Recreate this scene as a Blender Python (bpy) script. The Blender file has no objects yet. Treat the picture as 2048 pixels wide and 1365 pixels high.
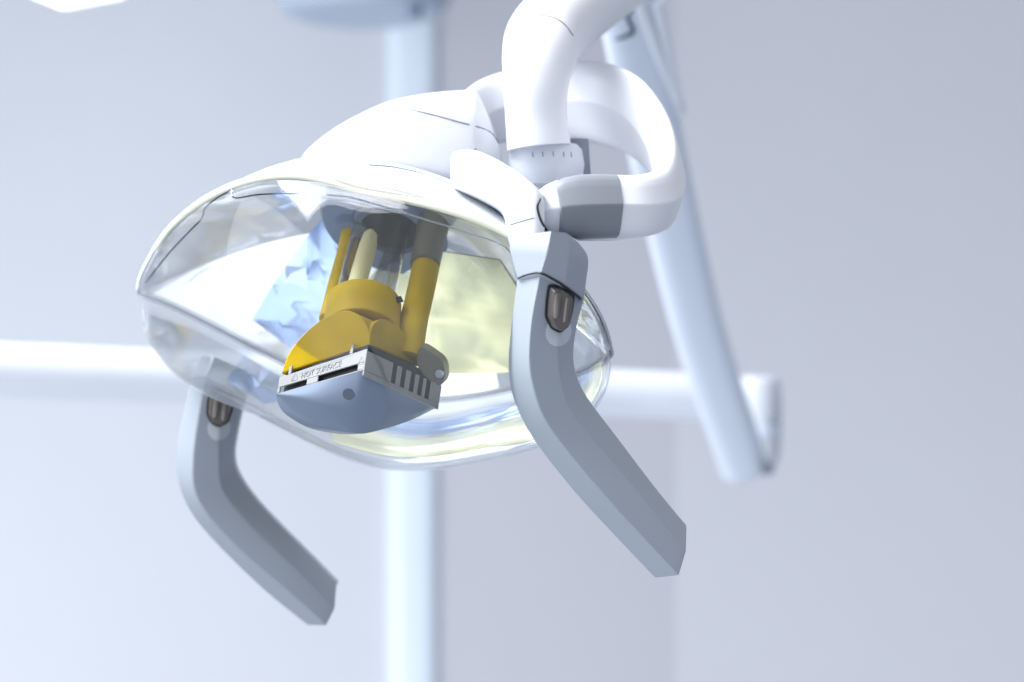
import bpy, math, random
import numpy as np
from mathutils import Vector, Matrix
from mathutils.bvhtree import BVHTree

random.seed(4)
sc = bpy.context.scene
COL = sc.collection

# ------------------------------------------------------------------ camera, world, lamps, exposure
CAM = Vector((0.0, 0.0, 1.6))
LENS = 70.0
FPX = LENS / 36.0 * 2048.0
cd = bpy.data.cameras.new("camera"); cam = bpy.data.objects.new("camera", cd); COL.objects.link(cam)
cam.location = CAM; cam.rotation_euler = (math.radians(90), 0, 0)
cd.lens = LENS; cd.sensor_width = 36.0; cd.clip_start = 0.05; cd.clip_end = 60
cd.dof.use_dof = True; cd.dof.focus_distance = 0.965; cd.dof.aperture_fstop = 5.6
sc.camera = cam

w = bpy.data.worlds.new("World"); sc.world = w; w.use_nodes = True
nt = w.node_tree; bg = nt.nodes["Background"]
tc = nt.nodes.new("ShaderNodeTexCoord"); sep = nt.nodes.new("ShaderNodeSeparateXYZ")
nt.links.new(tc.outputs["Generated"], sep.inputs[0])
def ramp(src, stops, lo=-1.0, hi=1.0):
    mr = nt.nodes.new("ShaderNodeMapRange"); mr.inputs[1].default_value = lo; mr.inputs[2].default_value = hi
    rp = nt.nodes.new("ShaderNodeValToRGB"); cr = rp.color_ramp
    nt.links.new(src, mr.inputs[0]); nt.links.new(mr.outputs[0], rp.inputs[0])
    for k, (p, c) in enumerate(stops):
        e = cr.elements[k] if k < 2 else cr.elements.new(p)
        e.position = p; e.color = (*c, 1)
    return rp.outputs[0]
def wmix(mode, a, b):
    m = nt.nodes.new("ShaderNodeMix"); m.data_type = "RGBA"; m.blend_type = mode; m.inputs[0].default_value = 1.0
    nt.links.new(a, m.inputs[6]); nt.links.new(b, m.inputs[7]); return m.outputs[2]
up = ramp(sep.outputs[2], [(0.0, (0.44, 0.50, 0.60)), (1.0, (0.95, 0.97, 1.0)), (0.19, (0.42, 0.48, 0.60)), (0.29, (0.20, 0.27, 0.42)), (0.46, (0.33, 0.37, 0.45)), (0.58, (0.50, 0.55, 0.65))])
sd = ramp(sep.outputs[0], [(0.0, (1.6, 1.6, 1.58)), (1.0, (1.0, 1.0, 1.0)), (0.2, (1.15, 1.15, 1.15)), (0.5, (0.84, 0.84, 0.84)), (0.72, (0.88, 0.88, 0.88))])
dt = nt.nodes.new("ShaderNodeVectorMath"); dt.operation = "DOT_PRODUCT"
dt.inputs[1].default_value = (-0.52, -0.70, -0.49)      # added bright lobe behind and left of the camera, whitens the dish
nt.links.new(tc.outputs["Generated"], dt.inputs[0])
lobe = ramp(dt.outputs["Value"], [(0.0, (0, 0, 0)), (1.0, (1.60, 1.63, 1.66)), (0.35, (0.10, 0.105, 0.11)), (0.72, (1.40, 1.43, 1.46))], 0.60, 1.0)
nt.links.new(wmix("ADD", wmix("MULTIPLY", up, sd), lobe), bg.inputs[0])
bg.inputs[1].default_value = 0.84

def area(name, loc, aim, size, power, color):
    l = bpy.data.lights.new(name, "AREA"); l.shape = "RECTANGLE"; l.size = size[0]; l.size_y = size[1]
    l.energy = power; l.color = color
    o = bpy.data.objects.new(name, l); COL.objects.link(o); o.location = loc
    o.rotation_euler = (Vector(aim) - Vector(loc)).to_track_quat("-Z", "Y").to_euler()
    return o
k_ = area("surgery_ceiling_lamp", (-0.95, 0.95, 3.1), (0, 1.02, 1.6), (1.2, 1.0), 20, (0.94, 0.96, 1.0))
k_.data.spread = math.radians(80)
k_ = area("window_lamp", (-2.3, 0.75, 2.35), (0.0, 1.1, 1.5), (1.8, 1.2), 8, (0.90, 0.95, 1.0))
k_.data.spread = math.radians(100)
k_ = area("right_front_fill", (1.0, -0.1, 2.9), (0, 1.0, 1.55), (1.0, 0.8), 0.9, (0.96, 0.97, 1.0))  # added weak fill from the right front, no known source there
k_.data.spread = math.radians(70)
k_ = area("left_wall_fill", (-1.5, 1.15, 0.75), (-0.75, 3.1, 1.2), (1.2, 1.0), 9.8, (0.93, 0.96, 1.0))  # added light low on the left to brighten the wall behind
k_.data.spread = math.radians(100)

sc.view_settings.view_transform = "Standard"; sc.view_settings.look = "None"
sc.view_settings.exposure = 0.06; sc.view_settings.gamma = 1.0
sc.view_settings.use_curve_mapping = False
cy = sc.cycles
cy.use_denoising = True; cy.max_bounces = 14; cy.transparent_max_bounces = 24
cy.glossy_bounces = 6; cy.transmission_bounces = 8; cy.diffuse_bounces = 4
cy.sample_clamp_indirect = 6.0

# ------------------------------------------------------------------ helpers
def P(x, y, Y):
    return Vector(((x - 1024.0) / FPX * Y, Y, CAM.z - (y - 682.5) / FPX * Y))
def px(n, Y=1.0):
    return n / FPX * Y

def tag(o, label=None, cat=None, group=None, kind=None):
    if label: o["label"] = label
    if cat: o["category"] = cat
    if group: o["group"] = group
    if kind: o["kind"] = kind
    return o

SURF = {}
def mesh(name, verts, faces, mat, parent=None, smooth=True, angle=40, bevel=0.0, wn=True, seg=2):
    me = bpy.data.meshes.new(name); me.from_pydata([tuple(v) for v in verts], [], faces)
    import bmesh
    bm = bmesh.new(); bm.from_mesh(me)
    bmesh.ops.recalc_face_normals(bm, faces=bm.faces); bm.to_mesh(me); bm.free()
    me.update()
    if smooth:
        me.polygons.foreach_set("use_smooth", [True] * len(me.polygons))
        me.set_sharp_from_angle(angle=math.radians(angle))
    me.materials.append(mat)
    o = bpy.data.objects.new(name, me); COL.objects.link(o)
    if parent is not None: o.parent = parent; o.matrix_parent_inverse = parent.matrix_world.inverted()
    if bevel > 0:
        b = o.modifiers.new("bevel", "BEVEL"); b.width = bevel; b.segments = seg; b.limit_method = "ANGLE"
        b.angle_limit = math.radians(28); b.harden_normals = False
    if smooth and wn:
        m = o.modifiers.new("wn", "WEIGHTED_NORMAL"); m.keep_sharp = True
    SURF[o.name] = ([Vector(v) for v in verts], faces)
    return o

def empty(name, loc):
    o = bpy.data.objects.new(name, None); COL.objects.link(o); o.location = loc
    o.empty_display_size = 0.02
    bpy.context.view_layer.update()
    return o

class Bag:
    """collects pieces into one mesh"""
    def __init__(s): s.v = []; s.f = []
    def add(s, vf):
        n = len(s.v); s.v += list(vf[0]); s.f += [tuple(i + n for i in f) for f in vf[1]]; return s
    def out(s): return s.v, s.f

def loft(secs, caps=True):
    n = len(secs[0]); v = []; f = []
    for s in secs: v += list(s)
    for i in range(len(secs) - 1):
        for j in range(n):
            a = i * n + j; b = i * n + (j + 1) % n
            f.append((a, b, b + n, a + n))
    if caps:
        f.append(tuple(range(n))[::-1]); f.append(tuple(range((len(secs) - 1) * n, len(secs) * n)))
    return v, f

def crom(pts, k=4):
    """Catmull-Rom through tuples of numbers"""
    a = [np.array(p, float) for p in pts]; out = []
    for i in range(len(a) - 1):
        p0 = a[i - 1] if i else 2 * a[0] - a[1]
        p1, p2 = a[i], a[i + 1]
        p3 = a[i + 2] if i + 2 < len(a) else 2 * a[-1] - a[-2]
        for s in range(k):
            t = s / k
            out.append(0.5 * ((2 * p1) + (p2 - p0) * t + (2 * p0 - 5 * p1 + 4 * p2 - p3) * t * t + (-p0 + 3 * p1 - 3 * p2 + p3) * t ** 3))
    out.append(a[-1]); return out

def round_loop(pts, r, n=3):
    out = []; m = len(pts)
    for i in range(m):
        p = pts[i]; a = pts[i - 1] - p; b = pts[(i + 1) % m] - p
        ra = min(r, a.length * 0.45); rb = min(r, b.length * 0.45)
        A = p + a.normalized() * ra; B = p + b.normalized() * rb
        for k in range(n + 1):
            t = k / n
            out.append(A * (1 - t) ** 2 + p * 2 * t * (1 - t) + B * t * t)
    return out

def tube_pts(path, rad, n=20, caps=True, up=Vector((0, 0, 1)), squash=1.0, expo=2.0):
    """sweep a (super)ellipse: rad = list of radii; squash scales across `up`"""
    secs = []; m = len(path)
    if not isinstance(rad, (list, tuple)): rad = [rad] * m
    prev = None
    for i, p in enumerate(path):
        t = (path[min(i + 1, m - 1)] - path[max(i - 1, 0)]).normalized()
        if prev is None:
            a = t.cross(up)
            if a.length < 1e-4: a = t.cross(Vector((1, 0, 0)))
            a.normalize()
        else:
            a = prev - t * prev.dot(t); a.normalize()
        prev = a; b = a.cross(t).normalized()
        s = []
        for k in range(n):
            th = 2 * math.pi * k / n; c, d = math.cos(th), math.sin(th)
            c = math.copysign(abs(c) ** (2 / expo), c); d = math.copysign(abs(d) ** (2 / expo), d)
            s.append(p + a * c * rad[i] * squash + b * d * rad[i])
        secs.append(s)
    return loft(secs, caps)

def prism(loop, vec):
    n = len(loop); v = list(loop) + [p + vec for p in loop]
    f = [tuple(range(n))[::-1], tuple(range(n, 2 * n))] + [(i, (i + 1) % n, (i + 1) % n + n, i + n) for i in range(n)]
    return v, f

def hit(o, x, y, lift=0.0):
    v, f = SURF[o.name]
    if o.name not in BV: BV[o.name] = BVHTree.FromPolygons(v, f)
    d = (P(x, y, 1.0) - CAM).normalized()
    loc, nor, idx, dist = BV[o.name].ray_cast(CAM, d)
    if loc is None:
        loc, nor, idx, dist = BV[o.name].find_nearest(P(x, y, 1.0))
    if nor.dot(d) > 0: nor = -nor
    return loc + nor * lift, nor
BV = {}
def seam(o, pts, r, mat, name="seam", parent=None, k=4, lift=0.0):
    q = [hit(o, a[0], a[1], lift)[0] for a in crom(pts, k)]
    return mesh(name, *tube_pts(q, r, 6), mat, parent or o, wn=False)

# ------------------------------------------------------------------ materials
def new(name):
    m = bpy.data.materials.new(name); m.use_nodes = True
    return m, m.node_tree, m.node_tree.nodes["Principled BSDF"]
def plastic(name, col, rough=0.35, spec=0.5, noise=900, bump=0.04, var=0.03, metal=0.0, coat=0.0, mott=14):
    m, t, b = new(name)
    b.inputs["Roughness"].default_value = rough; b.inputs["Metallic"].default_value = metal
    b.inputs["Specular IOR Level"].default_value = spec; b.inputs["Coat Weight"].default_value = coat
    g = t.nodes.new("ShaderNodeTexCoord")
    n1 = t.nodes.new("ShaderNodeTexNoise"); n1.inputs["Scale"].default_value = mott; n1.inputs["Detail"].default_value = 4
    mx = t.nodes.new("ShaderNodeMix"); mx.data_type = "RGBA"
    mx.inputs[6].default_value = (*[c * (1 - var) for c in col], 1); mx.inputs[7].default_value = (*[min(1, c * (1 + var)) for c in col], 1)
    t.links.new(g.outputs["Object"], n1.inputs["Vector"]); t.links.new(n1.outputs[0], mx.inputs[0])
    t.links.new(mx.outputs[2], b.inputs["Base Color"])
    n2 = t.nodes.new("ShaderNodeTexNoise"); n2.inputs["Scale"].default_value = noise; n2.inputs["Detail"].default_value = 2
    bp = t.nodes.new("ShaderNodeBump"); bp.inputs["Strength"].default_value = bump; bp.inputs["Distance"].default_value = 0.0006
    t.links.new(g.outputs["Object"], n2.inputs["Vector"]); t.links.new(n2.outputs[0], bp.inputs["Height"])
    t.links.new(bp.outputs[0], b.inputs["Normal"])
    return m
M_white = plastic("white_enamel", (0.78, 0.79, 0.825), 0.30)
M_shell = plastic("white_shell_plastic", (0.70, 0.715, 0.75), 0.28)
M_grey = plastic("light_grey_plastic", (0.325, 0.36, 0.41), 0.42, bump=0.08)
M_joint = plastic("mid_grey_plastic", (0.215, 0.23, 0.26), 0.45, bump=0.08)
M_cap = plastic("blue_grey_heat_plastic", (0.20, 0.245, 0.33), 0.22, spec=0.3, bump=0.06)
M_capside = plastic("pale_grey_cap_plastic", (0.27, 0.28, 0.28), 0.4, bump=0.08)
M_must = plastic("mustard_painted_casting", (0.50, 0.335, 0.006), 0.5, spec=0.15, noise=1600, bump=0.30, var=0.28, mott=70)
M_olive = plastic("olive_painted_casting", (0.13, 0.12, 0.09), 0.42, noise=1600, bump=0.22, var=0.14)
M_bronze = plastic("brown_bronze_plastic", (0.12, 0.10, 0.085), 0.18, spec=0.9, bump=0.02, coat=0.6)
M_dark = plastic("black_rubber", (0.012, 0.014, 0.018), 0.5)
M_navy = plastic("dark_blue_plastic", (0.05, 0.075, 0.12), 0.3)
M_slate = plastic("slate_blue_plastic", (0.14, 0.19, 0.28), 0.3)
M_hinge = plastic("grey_white_hinge_enamel", (0.62, 0.65, 0.72), 0.4)
M_lug = plastic("grey_blue_collar", (0.20, 0.225, 0.28), 0.45)
M_thumb = plastic("pale_thumb_pad", (0.52, 0.55, 0.58), 0.5)
M_fix = plastic("dull_blue_enamel", (0.40, 0.47, 0.57), 0.5)
M_seam = plastic("seam_shadow_gap", (0.16, 0.18, 0.23), 0.7)
M_steel = plastic("steel", (0.62, 0.66, 0.70), 0.2, metal=1.0)
M_rim_reflection = plastic("rim_yellow_reflection", (0.80, 0.80, 0.65), 0.3)  # yellow stands in for the mustard holder mirrored on the rim
M_arm = plastic("blue_white_enamel", (0.70, 0.76, 0.86), 0.35)
M_rail = plastic("white_pipe_enamel", (0.80, 0.83, 0.90), 0.35)
M_post = plastic("pale_blue_enamel", (0.64, 0.71, 0.79), 0.4)
M_wall2 = plastic("lilac_grey_wall", (0.47, 0.48, 0.52), 0.8, spec=0.2, noise=300, bump=0.05, var=0.015)
M_wall = plastic("painted_wall", (0.55, 0.572, 0.615), 0.8, spec=0.2, noise=300, bump=0.05, var=0.015)

def clear(name, tint, rough=0.02, ior=1.45, gain=1.0, haze=0.0):
    m, t, b = new(name)
    out = t.nodes["Material Output"]; t.nodes.remove(b)
    fr = t.nodes.new("ShaderNodeFresnel"); fr.inputs[0].default_value = ior
    tr = t.nodes.new("ShaderNodeBsdfTransparent"); tr.inputs[0].default_value = (*tint, 1)
    gl = t.nodes.new("ShaderNodeBsdfGlossy"); gl.inputs["Roughness"].default_value = rough
    gl.inputs[0].default_value = (1, 1, 1, 1)
    mu = t.nodes.new("ShaderNodeMath"); mu.operation = "MULTIPLY"; mu.inputs[1].default_value = gain; mu.use_clamp = True
    mx = t.nodes.new("ShaderNodeMixShader")
    t.links.new(fr.outputs[0], mu.inputs[0]); t.links.new(mu.outputs[0], mx.inputs[0])
    t.links.new(tr.outputs[0], mx.inputs[1]); t.links.new(gl.outputs[0], mx.inputs[2])
    last = mx
    if haze:
        df = t.nodes.new("ShaderNodeBsdfDiffuse"); df.inputs[0].default_value = (0.9, 0.93, 1, 1)
        nz = t.nodes.new("ShaderNodeTexNoise"); nz.inputs["Scale"].default_value = 18; nz.inputs["Detail"].default_value = 6
        g = t.nodes.new("ShaderNodeTexCoord"); t.links.new(g.outputs["Object"], nz.inputs["Vector"])
        m2 = t.nodes.new("ShaderNodeMath"); m2.operation = "MULTIPLY"; m2.inputs[1].default_value = haze * 2
        t.links.new(nz.outputs[0], m2.inputs[0])
        mx2 = t.nodes.new("ShaderNodeMixShader"); t.links.new(m2.outputs[0], mx2.inputs[0])
        t.links.new(mx.outputs[0], mx2.inputs[1]); t.links.new(df.outputs[0], mx2.inputs[2]); last = mx2
    t.links.new(last.outputs[0], out.inputs[0])
    return m
M_lens = clear("clear_polycarbonate", (0.985, 0.992, 1.0), gain=0.55, haze=0.012)
M_lens2 = clear("clear_polycarbonate_inside", (0.985, 0.992, 1.0), gain=0.40)
M_rim = clear("clear_rim_polycarbonate", (0.975, 0.985, 0.995), gain=0.9, haze=0.05)
M_lensedge = clear("cut_edge_polycarbonate", (0.60, 0.65, 0.72), gain=1.2)
M_glass = clear("bulb_glass", (0.982, 0.99, 1.0), gain=0.8)

m, t, b = new("mirror_reflector"); M_mirror = m
b.inputs["Base Color"].default_value = (0.95, 0.965, 0.98, 1); b.inputs["Metallic"].default_value = 0.6
b.inputs["Roughness"].default_value = 0.06
g = t.nodes.new("ShaderNodeTexCoord")
n3 = t.nodes.new("ShaderNodeTexNoise"); n3.inputs["Scale"].default_value = 26; n3.inputs["Detail"].default_value = 1.5
bp = t.nodes.new("ShaderNodeBump"); bp.inputs["Strength"].default_value = 0.22; bp.inputs["Distance"].default_value = 0.012
t.links.new(g.outputs["Object"], n3.inputs["Vector"])
t.links.new(n3.outputs[0], bp.inputs["Height"]); t.links.new(bp.outputs[0], b.inputs["Normal"])
m, t, b = new("blue_reflection_tint"); M_facet = m
b.inputs["Base Color"].default_value = (0.52, 0.66, 0.96, 1); b.inputs["Metallic"].default_value = 0.8  # blue of a reflection in the dish, set as base colour
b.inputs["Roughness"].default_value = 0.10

m, t, b = new("lemon_reflection_tint"); M_soft = m
b.inputs["Base Color"].default_value = (0.98, 0.94, 0.56, 1); b.inputs["Metallic"].default_value = 0.80  # lemon of the mirrored holder, set as base colour
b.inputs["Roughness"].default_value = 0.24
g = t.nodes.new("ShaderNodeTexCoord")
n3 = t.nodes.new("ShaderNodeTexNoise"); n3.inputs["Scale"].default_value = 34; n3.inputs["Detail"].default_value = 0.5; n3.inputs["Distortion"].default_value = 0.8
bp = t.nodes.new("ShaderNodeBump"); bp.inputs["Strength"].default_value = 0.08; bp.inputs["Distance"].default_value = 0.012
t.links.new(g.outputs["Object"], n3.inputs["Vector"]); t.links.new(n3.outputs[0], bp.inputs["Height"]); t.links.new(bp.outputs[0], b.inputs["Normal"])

m, t, b = new("lit_panel"); M_lit = m
b.inputs["Base Color"].default_value = (0.9, 0.9, 0.9, 1)
b.inputs["Emission Color"].default_value = (0.96, 0.98, 1, 1); b.inputs["Emission Strength"].default_value = 2.5

# ------------------------------------------------------------------ setting: walls
def wall_slab(name, a, b, z0, z1, th, label, mat=None):
    a = Vector(a); b = Vector(b); d = (b - a).normalized(); nrm = Vector((-d.y, d.x, 0))
    loop = [Vector((a.x, a.y, z0)), Vector((b.x, b.y, z0)), Vector((b.x, b.y, z1)), Vector((a.x, a.y, z1))]
    o = mesh(name, *prism(loop, nrm * th), mat or M_wall, smooth=False)
    tag(o, label, "wall", kind="structure"); return o
wall_slab("wall", (-2.6, 3.005, 0), (-0.14, 3.005, 0), 0.2, 3.0, 0.1, "pale blue white wall on the left behind the lamp, ending at the post")
wall_slab("wall", (-0.14, 2.998, 0), (0.246, 2.998, 0), 0.2, 3.0, 0.1, "narrow lilac grey wall between the pale post and the room corner", M_wall2)
wall_slab("wall", (0.246, 2.998, 0), (1.5, 2.62, 0), 0.2, 3.0, 0.1, "grey white wall on the right running forward from the corner", M_wall2)

# vertical post
q = [P(828, 1700, 3.02), P(828, 15, 3.02)]
post = empty("wall_post", P(828, 1700, 3.02))
tag(post, "pale blue round post standing against the wall behind the clear lamp cover", "post")
mesh("post_tube", *tube_pts([Vector((q[0].x, 3.02, 0.2)), Vector((q[0].x, 3.02, 2.115))], px(52, 3.02), 40, expo=3.6), M_post, post)
mesh("post_bolt", *tube_pts([P(830, 36, 2.55), P(830, 6, 2.55)], px(15, 2.55), 16), M_slate, post)
# blurred fixture at the top of the post
fx = mesh("wall_fixture", *loft([[P(725, -38, 2.75) + Vector((math.cos(a) * r, math.sin(a) * r, dz)) for a in [2 * math.pi * k / 40 for k in range(40)]]
     for r, dz in ((0.08, -0.055), (0.11, -0.045), (0.125, -0.02), (0.125, 0.02), (0.11, 0.04))]), M_fix)
tag(fx, "pale grey blue rounded fixture at the top edge beside the post", "fixture")
# ceiling light (lit)
cl = empty("ceiling_light", P(140, -40, 2.4))
tag(cl, "glowing white ceiling light cut by the top left edge", "ceiling light")
loop = [P(60, -12, 2.45), P(128, 16, 2.3), P(250, -8, 2.5), P(180, -40, 2.75)]
mesh("light_panel", *prism(round_loop(loop, 0.015), Vector((0, 0, 0.012))), M_lit, cl)
mesh("light_housing", *prism([p + Vector((0, 0, 0.0125)) for p in loop], Vector((0, 0, 0.03))), M_white, cl)

# ------------------------------------------------------------------ horizontal rail with its joint
rail = empty("support_rail", P(1500, 800, 1.95))
tag(rail, "thick white horizontal support pipe blurred behind the lamp, ending in a hinge block", "support pipe")
mesh("rail_tube", *tube_pts([P(-500, 722, 1.60), P(1500, 798, 1.98)], 0.0232, 40), M_rail, rail)
jp = [P(1518, y, 1.965) for y in (752, 756, 765, 800, 860, 905, 930, 938)]
jb = mesh("hinge_block", *tube_pts(jp, [px(r, 1.965) for r in (26, 36, 42, 45, 45, 43, 36, 26)], 32), M_hinge, rail)
mesh("hinge_ring", *tube_pts([P(1518, 852, 1.965), P(1518, 868, 1.965)], px(46.5, 1.965), 32), M_arm, rail)
mesh("hinge_screw", *tube_pts([P(1552, 842, 1.930), P(1552, 842, 1.940)], px(11, 1.93), 12), M_lug, rail)

# ------------------------------------------------------------------ slanted arm
arm = empty("lamp_arm", P(1500, 930, 1.88))
tag(arm, "blurred pale blue slanted arm rising from the hinge block to the top edge", "lamp arm")
ap = crom([(1240, -160, 1.34), (1258, 0, 1.42), (1284, 150, 1.50), (1322, 340, 1.60), (1392, 640, 1.74), (1474, 890, 1.86), (1490, 938, 1.88)], 4)
path = [P(*a) for a in ap]
ab = mesh("arm_body", *tube_pts(path, [0.0228 if i < len(path) - 2 else 0.0210 - 0.002 * (i - len(path) + 2) for i in range(len(path))], 36, up=Vector((0, 1, 0)), expo=2.8), M_arm, arm)
g = [hit(ab, a[0], a[1], 0.0006)[0] for a in crom([(1312, 2), (1330, 90), (1352, 200), (1385, 330), (1420, 470)], 5)]
mesh("arm_edge_strip", *tube_pts(g, 0.0050, 12), M_rail, arm)
mk = Bag()
mk.add(tube_pts([hit(ab, a[0], a[1], 0.0003)[0] for a in crom([(1266, 18), (1255, 30), (1258, 44), (1266, 58), (1264, 66)], 5)], 0.0014, 8))
mk.add(tube_pts([hit(ab, a[0], a[1], 0.0003)[0] for a in crom([(1265, 64), (1255, 70), (1243, 75), (1232, 78)], 5)], [0.0024 - 0.0001 * i for i in range(16)], 8))
mesh("arm_mark", *mk.out(), M_navy, arm, wn=False)
mesh("arm_pivot_screw", *tube_pts([P(1536, 938, 1.84), P(1536, 938, 1.87)], px(14, 1.85), 14), M_lug, arm)
mesh("arm_pivot_knob", *tube_pts([P(1456, 920, 1.87), P(1480, 922, 1.87)], px(14, 1.86), 14), M_arm, arm)

# ------------------------------------------------------------------ the lamp
lamp = empty("dental_lamp", P(1085, 300, 1.05))
tag(lamp, "white dental operating lamp with clear cover, mustard bulb holder and two bent grey handles", "dental lamp")

# --- elbow tube and swivel
ep = crom([(1330, -150, 1.30), (1240, -60, 1.22), (1152, 14, 1.14), (1094, 68, 1.075), (1079, 112, 1.045), (1072, 170, 1.035), (1073, 240, 1.035), (1078, 296, 1.035)], 5)
er = crom([(76,), (78,), (78,), (78,), (75,), (65,), (62,), (64,)], 5)
path = [P(*a) for a in ep]
elbow = mesh("elbow_tube", *tube_pts(path, [px(r[0], a[2]) for r, a in zip(er, ep)], 40), M_white, lamp)
seam(elbow, [(1046, 40), (1090, 32), (1125, 46), (1146, 72)], 0.0004, M_seam)
sw = [P(1092, y, 1.045) for y in (290, 300, 330, 352, 372)]
swv = mesh("swivel_collar", *tube_pts(sw, [px(r, 1.045) for r in (62, 72, 77, 74, 66)], 40), M_hinge, lamp)
tk = Bag()
for x in (1065, 1085, 1106, 1127, 1142): tk.add(tube_pts([hit(swv, x, 303 + abs(x - 1100) * 0.05, 0.0)[0], hit(swv, x + 1, 313 + abs(x - 1100) * 0.05, 0.0)[0]], 0.0003, 6))
mesh("scale_mark", *tk.out(), M_slate, swv, wn=False)
lug = mesh("swivel_lug", *tube_pts([P(1150, 280, 1.06), P(1151, 318, 1.06), P(1153, 372, 1.06)], [px(29), px(30), px(32)], 28), M_lug, swv)

# --- yoke ring
yp = crom([(900, 300, 1.10), (945, 245, 1.125), (1010, 215, 1.135), (1100, 208, 1.13), (1190, 205, 1.115), (1266, 232, 1.085), (1318, 290, 1.045), (1338, 350, 1.005), (1326, 396, 0.972), (1284, 412, 0.955), (1226, 413, 0.95)], 5)
def band(path, hs, ts, n=28, expo=3.2):
    secs = []; m = len(path)
    for i, p in enumerate(path):
        tg = (path[min(i + 1, m - 1)] - path[max(i - 1, 0)]).normalized()
        up = Vector((0, 0, 1)); side = tg.cross(up).normalized(); up2 = side.cross(tg).normalized()
        up2 = (up2 * 0.5 + up * 0.5).normalized()
        prof = [(1.0, 0.0), (0.66, 0.62), (0.52, 0.80), (0.34, 0.93), (0.0, 1.0)]
        prof = prof + [(-a, b) for a, b in prof[-2::-1]]; prof = prof + [(a, -b) for a, b in prof[-2:0:-1]]
        s = round_loop([p + side * a * ts[i] + up2 * b * hs[i] for a, b in prof], 0.0009, 2)
        secs.append(s)
    return loft(secs)
hh = crom([(60,), (66,), (70,), (76,), (82,), (80,), (74,), (68,), (63,), (63,), (63,)], 5)
tt = crom([(20,), (22,), (22,), (22,), (22,), (25,), (29,), (33,), (37,), (42,), (48,)], 5)
yoke = mesh("yoke", *band([P(*a) for a in yp], [px(h[0], a[2]) for h, a in zip(hh, yp)], [px(h[0], a[2]) for h, a in zip(tt, yp)]), M_white, lamp, angle=60)
# joint at the end of the yoke
jp = [(1232, 413, 0.95, 64, 49), (1200, 413, 0.948, 65, 50), (1160, 414, 0.946, 65, 50), (1128, 416, 0.945, 60, 46), (1112, 418, 0.944, 52, 40)]
jc = mesh("joint_cap", *band([P(*a[:3]) for a in jp], [px(a[3], .95) for a in jp], [px(a[4], .95) for a in jp], expo=2.7), M_joint, yoke)
jp = [(1136, 418, 0.949, 61, 47), (1112, 419, 0.947, 57, 44), (1096, 421, 0.946, 51, 40), (1080, 424, 0.945, 42, 34), (1070, 426, 0.945, 30, 25)]
jr = mesh("joint_ring", *band([P(*a[:3]) for a in jp], [px(a[3], .95) for a in jp], [px(a[4], .95) for a in jp], expo=2.3), M_white, yoke)
jb2 = mesh("joint_base", *band([P(1262, 464, .957), P(1220, 467, .955), P(1160, 466, .955), P(1122, 452, .955)], [px(13, .95), px(16, .95), px(17, .95), px(14, .95)], [px(30, .95)] * 4, expo=3), M_rail, yoke)

# --- head frame
M0 = P(750, 560, 1.025)
u = (P(1217, 700, 0.965) - P(283, 577, 1.085)).normalized()
v0 = Vector((0, -math.sin(math.radians(50)), math.cos(math.radians(50)))); v0 = (v0 - u * v0.dot(u)).normalized()
nrm = u.cross(v0).normalized()
if nrm.y > 0: nrm = -nrm          # points toward the viewer and down
def onplane(x, y, off=0.0):
    d = P(x, y, 1.0) - CAM
    s = (M0 + nrm * off - CAM).dot(nrm) / d.dot(nrm)
    return CAM + d * s
AX = Vector((-0.17, -0.62, -0.76)).normalized()     # beam direction
rim_px = [(281, 586), (284, 560), (299, 525), (336, 465), (398, 408), (470, 370), (545, 352), (620, 352), (700, 368), (800, 389), (900, 417), (1000, 456), (1080, 502), (1150, 565), (1196, 632),
          (1216, 692), (1213, 713), (1165, 740), (1060, 768), (920, 795), (790, 795), (660, 762), (550, 714), (440, 657), (350, 612)]
rl = crom(rim_px + [rim_px[0]], 4)[:-1]
RIM = [onplane(a[0], a[1]) for a in rl]; NR = len(RIM)
CEN = sum(RIM, Vector()) / NR

def dome(axis, h, powr, ns, s0=0.0, cen=None, scale=1.0):
    cen = cen or CEN
    rings = []
    for i in range(ns + 1):
        s = 1 - (1 - s0) * i / ns
        rings.append([cen + (p - cen) * s * scale + axis * h * (1 - s ** powr) for p in RIM])
    return rings
# reflector dish: facetted mirror
rings = dome(-AX, 0.044, 2.0, 9, 0.06)
v, f = loft(rings, caps=False); f.append(tuple(range(9 * NR, 10 * NR)))
reflector = mesh("reflector", v, f, M_mirror, lamp, angle=80, wn=False)
# facetted strip from the bulb down left, a blue reflection put into its tint
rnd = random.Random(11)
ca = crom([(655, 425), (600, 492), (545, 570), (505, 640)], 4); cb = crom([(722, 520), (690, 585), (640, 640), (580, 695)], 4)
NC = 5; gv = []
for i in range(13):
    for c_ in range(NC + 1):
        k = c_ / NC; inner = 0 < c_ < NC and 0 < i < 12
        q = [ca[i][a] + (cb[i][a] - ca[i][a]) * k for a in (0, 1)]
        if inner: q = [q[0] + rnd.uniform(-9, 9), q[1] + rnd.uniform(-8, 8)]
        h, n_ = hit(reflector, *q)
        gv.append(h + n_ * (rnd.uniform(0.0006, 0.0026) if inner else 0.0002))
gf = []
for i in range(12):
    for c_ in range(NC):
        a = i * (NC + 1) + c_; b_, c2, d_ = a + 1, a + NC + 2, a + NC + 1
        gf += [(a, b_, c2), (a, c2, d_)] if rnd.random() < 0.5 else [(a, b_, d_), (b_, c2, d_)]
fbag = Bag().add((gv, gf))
mesh("blue_reflection_facets", *fbag.out(), M_facet, reflector, angle=24, wn=False)
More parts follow.
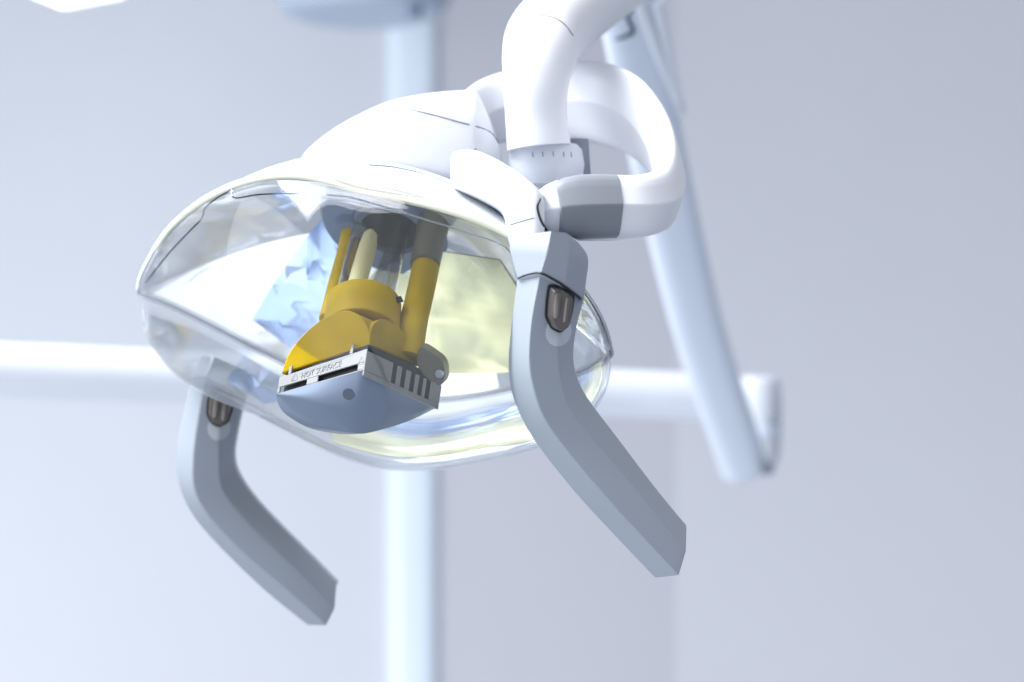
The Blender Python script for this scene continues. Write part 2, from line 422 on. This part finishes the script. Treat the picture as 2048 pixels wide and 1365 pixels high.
# smooth panel tilted toward the bulb holder, its yellow reflection put into the tint
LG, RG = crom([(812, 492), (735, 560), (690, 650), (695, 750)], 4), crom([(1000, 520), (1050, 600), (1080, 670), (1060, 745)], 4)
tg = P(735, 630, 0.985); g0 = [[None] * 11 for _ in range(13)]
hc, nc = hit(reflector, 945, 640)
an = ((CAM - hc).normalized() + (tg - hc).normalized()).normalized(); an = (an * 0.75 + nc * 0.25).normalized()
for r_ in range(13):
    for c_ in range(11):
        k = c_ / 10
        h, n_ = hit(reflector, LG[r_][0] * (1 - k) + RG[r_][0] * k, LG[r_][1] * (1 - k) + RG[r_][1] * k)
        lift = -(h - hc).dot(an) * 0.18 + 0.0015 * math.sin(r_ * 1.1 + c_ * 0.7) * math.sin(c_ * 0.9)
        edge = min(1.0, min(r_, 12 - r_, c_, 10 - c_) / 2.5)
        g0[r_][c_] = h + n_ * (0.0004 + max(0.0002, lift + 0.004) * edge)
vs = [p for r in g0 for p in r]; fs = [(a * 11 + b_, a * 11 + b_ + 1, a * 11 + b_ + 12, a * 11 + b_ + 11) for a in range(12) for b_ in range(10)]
mesh("lemon_reflection_panel", vs, fs, M_soft, reflector, angle=180, wn=False)
# white back shell
rings = [[CEN + (p - CEN) * 1.012 + AX * 0.001 for p in RIM]] + dome(-AX, 0.066, 2.4, 12, 0.0, scale=1.014)
back = mesh("back_shell", *loft(rings, caps=False), M_shell, lamp, angle=60)
# clear cover
SAX = Vector((0.05, -0.60, -0.80)).normalized()
def shield(h, sc_, off):
    rings = []
    for i in range(25):
        a = math.pi / 2 * i / 24
        s = math.cos(a) ** 0.85 if i < 24 else 0.0
        k = math.sin(a) ** 1.0
        rings.append([CEN + AX * off + (p - CEN) * s * sc_ + SAX * h * k for p in RIM])
    return rings
ro = shield(0.0875, 1.006, 0.001)
b1 = Bag().add(loft(ro, caps=False))
cover = mesh("clear_cover", *b1.out(), M_lens, lamp, angle=80, wn=False)
mesh("cover_inner_wall", *loft(shield(0.0842, 0.982, 0.0035), caps=False), M_lens2, cover, angle=80, wn=False)
bead = [CEN + (p - CEN) * 1.004 + nrm * 0.0005 for p in RIM]; bead.append(bead[0])
mesh("cover_rim", *tube_pts(bead, 0.0021, 12, caps=False), M_rim, cover, wn=False)
edge_pts = [(292, 566), (312, 540), (345, 500), (385, 458), (404, 438), (412, 416), (436, 396), (457, 385), (464, 379), (465, 392), (476, 397), (520, 390), (600, 388), (690, 394), (760, 412), (850, 440), (940, 468), (1005, 492), (1026, 520), (1034, 570)]
seam(cover, edge_pts, 0.0004, M_lensedge, "cover_edge", cover, lift=0.0003)

# --- rear housing
def house(stations, Yc, expo=2.6, n=36):
    secs = []
    for (x, top, bot, dy, yc) in crom(stations, 4):
        c = P(x, (top + bot) / 2, yc); hz = px((bot - top) / 2, yc)
        s = []
        for k in range(n):
            th = 2 * math.pi * k / n; a, d = math.cos(th), math.sin(th)
            a = math.copysign(abs(a) ** (2 / expo), a); d = math.copysign(abs(d) ** (2 / expo), d)
            s.append(c + Vector((0, a * dy, d * hz)))
        secs.append(s)
    return loft(secs)
housing = mesh("rear_housing", *house([(598, 334, 350, 0.008, 1.085), (620, 306, 372, 0.028, 1.085), (660, 276, 385, 0.042, 1.085), (710, 246, 390, 0.05, 1.085), (780, 214, 395, 0.054, 1.085), (860, 197, 400, 0.056, 1.085), (945, 190, 410, 0.056, 1.085), (956, 194, 415, 0.054, 1.085), (978, 238, 425, 0.05, 1.085), (1004, 312, 430, 0.042, 1.085)], 1.03, expo=3.4), M_shell, lamp)
seam(housing, [(803, 216), (850, 226), (920, 245), (978, 263), (1001, 294)], 0.0004, M_seam)

def seam_any(objs, pts, r, mat, parent, name="seam", k=5):
    q = []
    for a in crom(pts, k):
        c = [hit(o, a[0], a[1], 0.0001)[0] for o in objs]
        c = [p for p in c if (p - CAM).length > 0.3]
        q.append(min(c, key=lambda p: (p - CAM).length))
    return mesh(name, *tube_pts(q, r, 6), mat, parent, wn=False)
seam_any([housing, back], [(738, 331), (790, 336), (850, 350), (905, 371), (955, 398), (1005, 434)], 0.0006, M_slate, housing)
# --- side bracket (white blade running down to the right handle)
bracket = mesh("side_bracket", *house([(902, 316, 366, 0.006, 0.985), (908, 307, 376, 0.012, 0.985), (930, 302, 388, 0.016, 0.983), (960, 306, 402, 0.018, 0.978), (1000, 325, 424, 0.019, 0.965), (1012, 332, 450, 0.019, 0.960), (1019, 336, 490, 0.019, 0.957), (1045, 353, 525, 0.019, 0.950), (1070, 374, 522, 0.018, 0.946), (1088, 392, 500, 0.014, 0.944)], 1, expo=4.0), M_shell, lamp, angle=50)
seam(bracket, [(1021, 450), (1040, 444), (1068, 436)], 0.0003, M_seam)

# --- handles
def handle_mesh(st, y0, y1, tb, k=5, rr=0.0010, dz=(0.30, -0.42, -0.22, 0.35)):
    rows = crom([tuple(c for p in s for c in p) for s in st], k); secs = []
    m = len(rows)
    for i, r in enumerate(rows):
        Y = y0 + (y1 - y0) * i / (m - 1)
        L = P(r[0], r[1], Y + tb * dz[0]); A = P(r[2], r[3], Y + tb * dz[1]); B = P(r[4], r[5], Y + tb * dz[2]); R = P(r[6], r[7], Y + tb * dz[3])
        c = (L + R) / 2
        BL = L + (c - L) * 0.12 + Vector((0, tb * 0.75, 0)); BR = R + (c - R) * 0.12 + Vector((0, tb * 0.7, 0))
        secs.append(round_loop([L, A, B, R, BR, BL], rr, 2))
    d = sum(secs[-1], Vector()) / len(secs[-1]) - sum(secs[-2], Vector()) / len(secs[-2]); d = d.normalized() * 0.0008
    c = sum(secs[-1], Vector()) / len(secs[-1])
    secs.append([p + (c - p) * 0.025 + d * 0.7 for p in secs[-1]]); secs.append([p + (c - p) * 0.05 + d * 0.4 for p in secs[-1]])
    return loft(secs)
HR = [((1035, 558), (1080, 549), (1130, 578), (1167, 604)), ((1024, 640), (1063, 640), (1118, 650), (1153, 656)), ((1017, 718), (1058, 720), (1118, 728), (1147, 716)),
      ((1021, 775), (1066, 775), (1130, 790), (1158, 765)), ((1040, 830), (1085, 832), (1152, 835), (1185, 810)), ((1075, 890), (1125, 892), (1197, 890), (1232, 872)),
      ((1150, 985), (1205, 988), (1270, 975), (1300, 962)), ((1230, 1072), (1285, 1074), (1325, 1043), (1345, 1018)), ((1309, 1155), (1356, 1150), (1371, 1100), (1372, 1050))]
HL = [((390, 745), (416, 742), (456, 762), (492, 790)), ((381, 768), (408, 766), (448, 786), (485, 812)), ((363, 840), (393, 850), (440, 860), (474, 862)), ((352, 910), (385, 920), (440, 925), (467, 912)), ((358, 970), (388, 980), (445, 975), (477, 950)),
      ((385, 1030), (418, 1036), (475, 1022), (512, 1000)), ((440, 1095), (485, 1107), (532, 1082), (567, 1058)), ((530, 1182), (575, 1184), (607, 1152), (627, 1118)), ((614, 1250), (650, 1251), (668, 1215), (672, 1165))]
hr = mesh("handle", *handle_mesh(HR, 0.925, 0.955, 0.034), M_grey, lamp, angle=55)
hl = mesh("handle", *handle_mesh(HL, 1.105, 1.13, 0.034, rr=0.0013, dz=(0.32, -0.39, -0.29, 0.24)), M_grey, lamp, angle=55)
hr["label"] = "nearer bent grey grip below the joint"; hl["label"] = "farther bent grey grip under the left end of the cover"
# mounts: the upper block of each grip
MR = [((1046, 470), (1102, 463), (1132, 466), (1152, 480)), ((1020, 490), (1096, 496), (1140, 498), (1176, 514)), ((1026, 525), (1088, 524), (1134, 545), (1173, 560)), ((1034, 556), (1081, 546), (1130, 573), (1168, 601))]
mrr = mesh("handle_mount", *handle_mesh(MR, 0.921, 0.921, 0.036), M_grey, hr, angle=55)
ML = [((402, 712), (428, 714), (474, 734), (510, 752)), ((395, 730), (421, 732), (463, 754), (501, 780)), ((387, 752), (413, 750), (453, 770), (490, 796))]
mll = mesh("handle_mount", *handle_mesh(ML, 1.105, 1.103, 0.036), M_arm, hl, angle=55)

def switch(o, poly, lift, ribs):
    """bronze release latch set into a dark recess in the handle"""
    c = (sum(p[0] for p in poly) / len(poly), sum(p[1] for p in poly) / len(poly))
    hp, hn = hit(o, *c)
    def flat(x, y, l):
        d = P(x, y, 1) - CAM; s = (hp - CAM).dot(hn) / d.dot(hn); return CAM + d * s + hn * l
    big = [(c[0] + (x - c[0]) * 1.13, c[1] + (y - c[1]) * 1.07) for x, y in poly]
    rc = mesh("switch_recess", *prism(round_loop([flat(x, y, 0.0012) for x, y in big], 0.0015), -hn * 0.010), M_dark, o, angle=30)
    top = [flat(c[0] + (x - c[0]) * 0.80, c[1] + (y - c[1]) * 0.90, 0.0045) for x, y in poly]
    low = [flat(x, y, 0.001) for x, y in poly]
    B = Bag().add(loft([round_loop(low, 0.0012), round_loop(top, 0.0012)]))
    for (x0, y0, x1, y1, r) in ribs:
        pth = [flat(x0 + (x1 - x0) * k / 8, y0 + (y1 - y0) * k / 8, 0.0040) for k in range(9)]
        B.add(tube_pts(pth, [r * math.sin(math.pi * (0.12 + 0.76 * k / 8)) ** 0.4 for k in range(9)], 12))
    mesh("release_switch", *B.out(), M_bronze, o, angle=25)
switch(hr, [(1098, 572), (1120, 574), (1144, 592), (1141, 620), (1134, 650), (1118, 663), (1102, 655), (1092, 632), (1094, 600)], 0, [(1108, 582, 1104, 632, 0.0021), (1128, 592, 1122, 640, 0.0018)])
switch(hl, [(424, 780), (440, 782), (466, 798), (462, 822), (455, 843), (438, 853), (424, 846), (415, 828), (417, 800)], 0, [(434, 788, 428, 832, 0.0022), (450, 800, 445, 838, 0.0018)])
def groove(o, c, rx, ry, tilt):
    hp, hn = hit(o, *c)
    loop = []
    for k in range(28):
        a = 2 * math.pi * k / 28
        loop.append([hit(o, c[0] + q * (rx * math.cos(a) + tilt * math.sin(a)), c[1] + q * ry * math.sin(a), l)[0] for q, l in ((1.0, -0.0004), (0.97, 0.0003), (0.7, 0.0004), (0.4, 0.0004), (0.1, 0.0004))])
    mesh("thumb_rest", *loft([[r[i] for r in loop] for i in range(5)]), M_thumb, o, angle=50)
groove(hr, (1117, 664), 26, 30, -2); groove(hl, (438, 856), 23, 26, -2)

seam_any([hr, mrr], [(1036, 557), (1058, 549), (1081, 547), (1106, 559), (1132, 575), (1168, 603)], [0.0003 + 0.00002 * i for i in range(26)], M_dark, hr)
seam_any([hl, mll], [(388, 757), (412, 755), (432, 765), (455, 776), (490, 800)], [0.0003 + 0.00002 * i for i in range(21)], M_dark, hl)
seam_any([jr, bracket], [(1080, 398), (1075, 412), (1077, 428), (1084, 446), (1094, 462)], 0.0006, M_dark, yoke)
# --- mounting plate, sleeves and dark rings at the reflector's centre
APX = P(792, 432, 1.046)
def disc(c, prof, n=40, ax=AX, squash=1.0):
    a = ax.cross(Vector((0, 0, 1))).normalized(); b = a.cross(ax).normalized()
    return loft([[c + ax * h + a * math.cos(2 * math.pi * k / n) * r + b * math.sin(2 * math.pi * k / n) * r * squash for k in range(n)] for r, h in prof])
plate = mesh("mounting_plate", *disc(APX, [(0.038, 0), (0.040, 0.004), (0.038, 0.007), (0.022, 0.009), (0.020, 0.004)], 48), M_slate, lamp)
mesh("plate_ring", *disc(APX, [(0.0215, 0.0085), (0.020, 0.0125), (0.0165, 0.0125), (0.015, 0.0085)], 48), M_cap, plate)
mesh("plate_opening", *disc(APX, [(0.0148, 0.0085), (0.0148, 0.0104), (0.004, 0.0106)], 40), M_dark, plate)

# --- mustard holder
holder_parts = Bag()
def holder_tube(pts, rad, n=24): return tube_pts([P(*a) for a in pts], rad, n)
# collar ring
ct, cb = P(728, 606, 0.993), P(722, 668, 0.980)
cx = (cb - ct).normalized()
holder_parts.add(disc(ct, [(0.0145, 0.0), (0.0182, 0.0), (0.0188, 0.001), (0.0190, (cb - ct).length)], 48, cx))
# vault: left arch face and right arch face around the front corner
def arch(pts, sweep, Ys):
    front = [P(a[0], a[1], y) for a, y in zip(pts, Ys)]
    return prism(front, sweep)
Lf = crom([(562, 748), (575, 712), (600, 677), (632, 647), (662, 630), (692, 621), (716, 630), (732, 648), (739, 668), (739, 691)], 4)
Ly = [0.975 - 0.020 * min(1, max(0, (a[0] - 562) / 177)) for a in Lf]
swp = P(846, 736, 0.988) - P(739, 691, 0.955)
holder_parts.add(arch(Lf, swp * 0.92, Ly))
Rf = crom([(739, 691), (740, 668), (746, 650), (762, 638), (786, 645), (806, 663), (822, 690), (838, 732)], 4)
Ry = [0.9545 + 0.033 * min(1, max(0, (a[0] - 739) / 107)) for a in Rf]
holder_parts.add(arch(Rf, (P(600, 735, 0.985) - P(739, 691, 0.955)) * 0.55, Ry))
holder = mesh("bulb_holder", *holder_parts.out(), M_must, lamp, angle=35, bevel=0.0009)
# posts
pr = crom([(868, 440, 1.036), (858, 500, 1.020), (842, 580, 1.003), (826, 650, 0.990), (816, 718, 0.980)], 5)
post_r = mesh("holder_post", *tube_pts([P(*a) for a in pr], [0.0070 if i < 13 else 0.0070 + 0.00006 * (i - 13) for i in range(len(pr))], 28), M_must, holder)
pl = crom([(706, 440, 1.05), (695, 500, 1.035), (676, 570, 1.02), (658, 640, 1.005)], 5)
post_l = mesh("holder_post", *tube_pts([P(*a) for a in pl], 0.0052, 24), M_must, holder)
slv = mesh("post_sleeve", *tube_pts([P(872, 418, 1.034), P(868, 440, 1.0315), P(850, 530, 1.0115)], [0.0084, 0.0084, 0.0076], 28), M_olive, holder)
mesh("post_socket", *tube_pts([P(880, 412, 1.040), P(873, 434, 1.034)], 0.0125, 32), M_cap, plate)
mesh("post_socket", *tube_pts([P(712, 412, 1.055), P(702, 470, 1.043)], 0.0100, 28), M_slate, plate)
# hinge lug and screw
lg = [P(838, 690, 0.972), P(862, 706, 0.974), P(884, 722, 0.976), (P(890, 742, 0.977)), P(887, 768, 0.977), P(876, 774, 0.976), P(852, 758, 0.974), P(832, 730, 0.972)]
lug2 = mesh("holder_lug", *prism(round_loop(lg, 0.003), Vector((0.002, 0.012, 0.002))), M_olive, holder, angle=30, bevel=0.0008)
hp, hn = hit(lug2, 876, 748)
sB = Bag().add(tube_pts([hp - hn * 0.002, hp + hn * 0.0012, hp + hn * 0.0020, hp + hn * 0.0021], [0.0026, 0.0026, 0.0021, 0.0012], 20))
mesh("holder_screw", *sB.out(), M_steel, holder)
# knob on collar, wire coil
mesh("collar_knob", *tube_pts([P(795, 594, 0.985), P(798, 606, 0.985)], [0.0018, 0.0024], 12), M_dark, holder)
wr = [P(758 + 14 * math.sin(k * 0.55) + k * 0.15, 584 - 5 * math.cos(k * 0.9) - 3 * math.sin(k * .31), 0.992 + 0.004 * math.cos(k * 0.7)) for k in range(60)]
mesh("lead_wire", *tube_pts(wr, 0.00022, 5), M_steel, holder, wn=False)

# --- bulb
bulb = mesh("bulb", *tube_pts([P(*a) for a in ((742, 462, 1.022), (741, 470, 1.020), (736, 492, 1.016), (722, 540, 1.006), (708, 590, 0.997), (706, 610, 0.993))], [0.0015, 0.0036, 0.0046, 0.0048, 0.0047, 0.0047], 20), plastic("frosted_yellow_glass", (0.84, 0.77, 0.40), 0.3), lamp)
mesh("glass_sleeve", *tube_pts([P(768, 440, 1.035), P(747, 520, 1.018), P(728, 606, 0.995)], 0.0148, 40, caps=False), M_glass, bulb)

# --- heat cap
Ca, Cb, Cc = P(558, 759, 0.972), P(734, 702, 0.950), P(884, 772, 0.978)
Da, Db, Dc = P(553, 790, 0.970), P(728, 741, 0.946), P(878, 810, 0.975)
Cd = P(740, 770, 1.005)
def lerp(a, b, t): return a + (b - a) * t
# side walls with open slots: panel pieces around each slot
def wall_panel(A, B, D, C, slots, th, inward):
    """A-B top edge, D-C bottom edge (2D param s along, t down); slots = list of (s0,t0,s1,t1,half-width,horizontal?)"""
    pass
cap = Bag()
TH = 0.0010
inn = lambda p: p + (Cd - p).normalized() * TH
def quad_panel(fn, s0, s1, t0, t1, k=6):
    B = Bag()
    q = [fn(s0 + (s1 - s0) * i / k, t0) for i in range(k + 1)] + [fn(s1 - (s1 - s0) * i / k, t1) for i in range(k + 1)]
    return q
fl = lambda s, t: lerp(lerp(Ca, Cb, s), lerp(Da, Db, s), t)
frr = lambda s, t: lerp(lerp(Cb, Cc, s), lerp(Db, Dc, s), t)
def slab(fn, cells, B):
    nl = (fn(1, 0) - fn(0, 0)).cross(fn(0, 1) - fn(0, 0)).normalized()
    if nl.y < 0: nl = -nl
    for (s0, s1, t0, t1) in cells:
        B.add(prism([fn(s0, t0), fn(s1, t0), fn(s1, t1), fn(s0, t1)], nl * TH))
# left wall: two long horizontal slots near its lower edge
slab(fl, [(0, 1, -0.12, 0.55), (0, 0.03, 0.55, 0.92), (0.34, 0.47, 0.55, 0.92), (0.92, 1, 0.55, 0.92), (0, 1, 0.92, 1.0)], cap)
for s in (0.10, 0.80): slab(fl, [(s, s + 0.035, -0.62, -0.12)], cap)
# right wall: five upright slots open at the top
xs = [0.35, 0.47, 0.59, 0.70, 0.80]; wd = 0.062
prev = 0.0
for x in xs:
    slab(frr, [(prev, x, 0.0 if prev else -0.02, 0.98)], cap); prev = x + wd
slab(frr, [(prev, 1.0, 0.0, 0.98), (0, 1, 0.98, 1.25)], cap)
hcap = mesh("heat_cap", *cap.out(), M_capside, lamp, smooth=False, bevel=0.0004)
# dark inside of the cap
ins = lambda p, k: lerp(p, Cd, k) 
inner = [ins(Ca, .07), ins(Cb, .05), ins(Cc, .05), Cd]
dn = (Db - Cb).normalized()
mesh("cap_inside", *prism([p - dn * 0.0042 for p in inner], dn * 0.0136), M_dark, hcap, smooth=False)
# belly
up_edge = crom([(553, 790, 0.9695), (640, 768, 0.9575), (728, 742, 0.9455), (800, 776, 0.960), (878, 811, 0.9745)], 1)
N = 28
def upper(s):
    return lerp(P(553, 788, 0.970), P(728, 740, 0.946), s / 0.54) if s < 0.54 else lerp(P(728, 740, 0.946), P(878, 812, 0.975), (s - 0.54) / 0.46)
lowc = crom([(553, 792, 0.974), (572, 828, 0.974), (620, 857, 0.982), (690, 868, 0.984), (762, 860, 0.984), (822, 841, 0.974), (878, 813, 0.978)], 8)
def lower(s):
    x = s * (len(lowc) - 1); i = min(int(x), len(lowc) - 2); a = lowc[i] + (lowc[i + 1] - lowc[i]) * (x - i); return P(*a)
def along(c):
    def fn(s):
        x = s * (len(c) - 1); i = min(int(x), len(c) - 2); return P(*(c[i] + (c[i + 1] - c[i]) * (x - i)))
    return fn
crease = along(crom([(553, 790.5, 0.9705), (600, 803, 0.964), (642, 824, 0.963), (682, 849, 0.968), (715, 868, 0.975), (766, 859, 0.978), (824, 840, 0.977), (878, 813, 0.9785)], 6))
under = along(crom([(553, 792, 0.974), (558, 812, 0.984), (575, 832, 0.990), (622, 858, 0.992), (682, 868.5, 0.987), (715, 868.5, 0.978)], 6))
def grid(fa, fb, N, R_, bulge, sa=(0, 1), sb=(0, 1)):
    v = []; f = []
    for i in range(N + 1):
        for j in range(R_ + 1):
            s_, t_ = i / N, j / R_
            b_ = math.sin(math.pi * t_) * bulge * math.sin(math.pi * s_)
            v.append(lerp(fa(sa[0] + (sa[1] - sa[0]) * s_), fb(sb[0] + (sb[1] - sb[0]) * s_), t_) + Vector((0, -b_, -b_ * 0.4)))
    for i in range(N):
        for j in range(R_):
            a = i * (R_ + 1) + j; f.append((a, a + 1, a + R_ + 2, a + R_ + 1))
    return v, f
fb3 = Bag().add(grid(upper, crease, 28, 14, 0.0045)).add(grid(crease, under, 16, 8, 0.002, (0, 4 / 7), (0, 1)))
vs, fs = fb3.out(); nb = len(vs)
vs2 = vs + [p + (Cd - p) * 0.12 + Vector((0, 0.004, 0)) for p in vs]
fs2 = fs + [tuple(i + nb for i in f)[::-1] for f in fs]
belly = mesh("cap_front", vs2, fs2, M_cap, hcap, angle=60)
hp, hn = hit(belly, 697, 789)
mesh("cap_hole", *tube_pts([hp - hn * 0.003, hp + hn * 0.00025], 0.0029, 24), M_navy, hcap)

# embossed lettering on the left wall
cu = bpy.data.curves.new("lettering", "FONT"); cu.body = "HOT SURFACE"; cu.size = 1.0; cu.extrude = 0.02
to = bpy.data.objects.new("t", cu); COL.objects.link(to); bpy.context.view_layer.update()
me = bpy.data.meshes.new_from_object(to.evaluated_get(bpy.context.evaluated_depsgraph_get())); bpy.data.objects.remove(to)
xsz = max(v.co.x for v in me.vertices)
vv = []
nl = (fl(1, 0) - fl(0, 0)).cross(fl(0, 1) - fl(0, 0)).normalized()
if nl.y > 0: nl = -nl
for q in me.vertices:
    s = 0.26 + 0.46 * q.co.x / xsz; t = 0.40 - 0.50 * q.co.y
    vv.append(fl(s, t) + nl * (0.00005 + 0.00014 * (q.co.z > 0)))
letters = mesh("lettering", vv, [tuple(p.vertices) for p in me.polygons], M_capside, hcap, smooth=False)
# warning triangle and dot symbols
B = Bag()
def tri(sc0, tc, r):
    o = []
    for k in range(3):
        a0 = math.radians(90 + 120 * k); a1 = math.radians(90 + 120 * (k + 1))
        A = (math.cos(a0), math.sin(a0)); C = (math.cos(a1), math.sin(a1))
        B.add(tube_pts([fl(sc0 + r * A[0] * 0.16, tc - r * A[1]) + nl * 0.00002, fl(sc0 + r * C[0] * 0.16, tc - r * C[1]) + nl * 0.00002], 0.00012, 6))
for a_ in ((0.19, 0.25, 0.28), (0.95, 0.5, 0.25)):
    B = Bag(); tri(*a_); mesh("warning_symbol", *B.out(), M_capside, hcap, wn=False)

# rim strip under the lid, the holder's yellow reflection put into its colour
gp = [onplane(a[0], a[1], 0.0015) for a in crom([(312, 500), (345, 455), (400, 408), (470, 372), (540, 354), (600, 352), (660, 364), (720, 380), (800, 396), (880, 414), (960, 440), (1022, 470)], 5)]
mesh("rim_reflection_strip", *tube_pts(gp, [min(0.0026, 0.0008 + 0.00004 * i) for i in range(len(gp))], 12), M_rim_reflection, back)
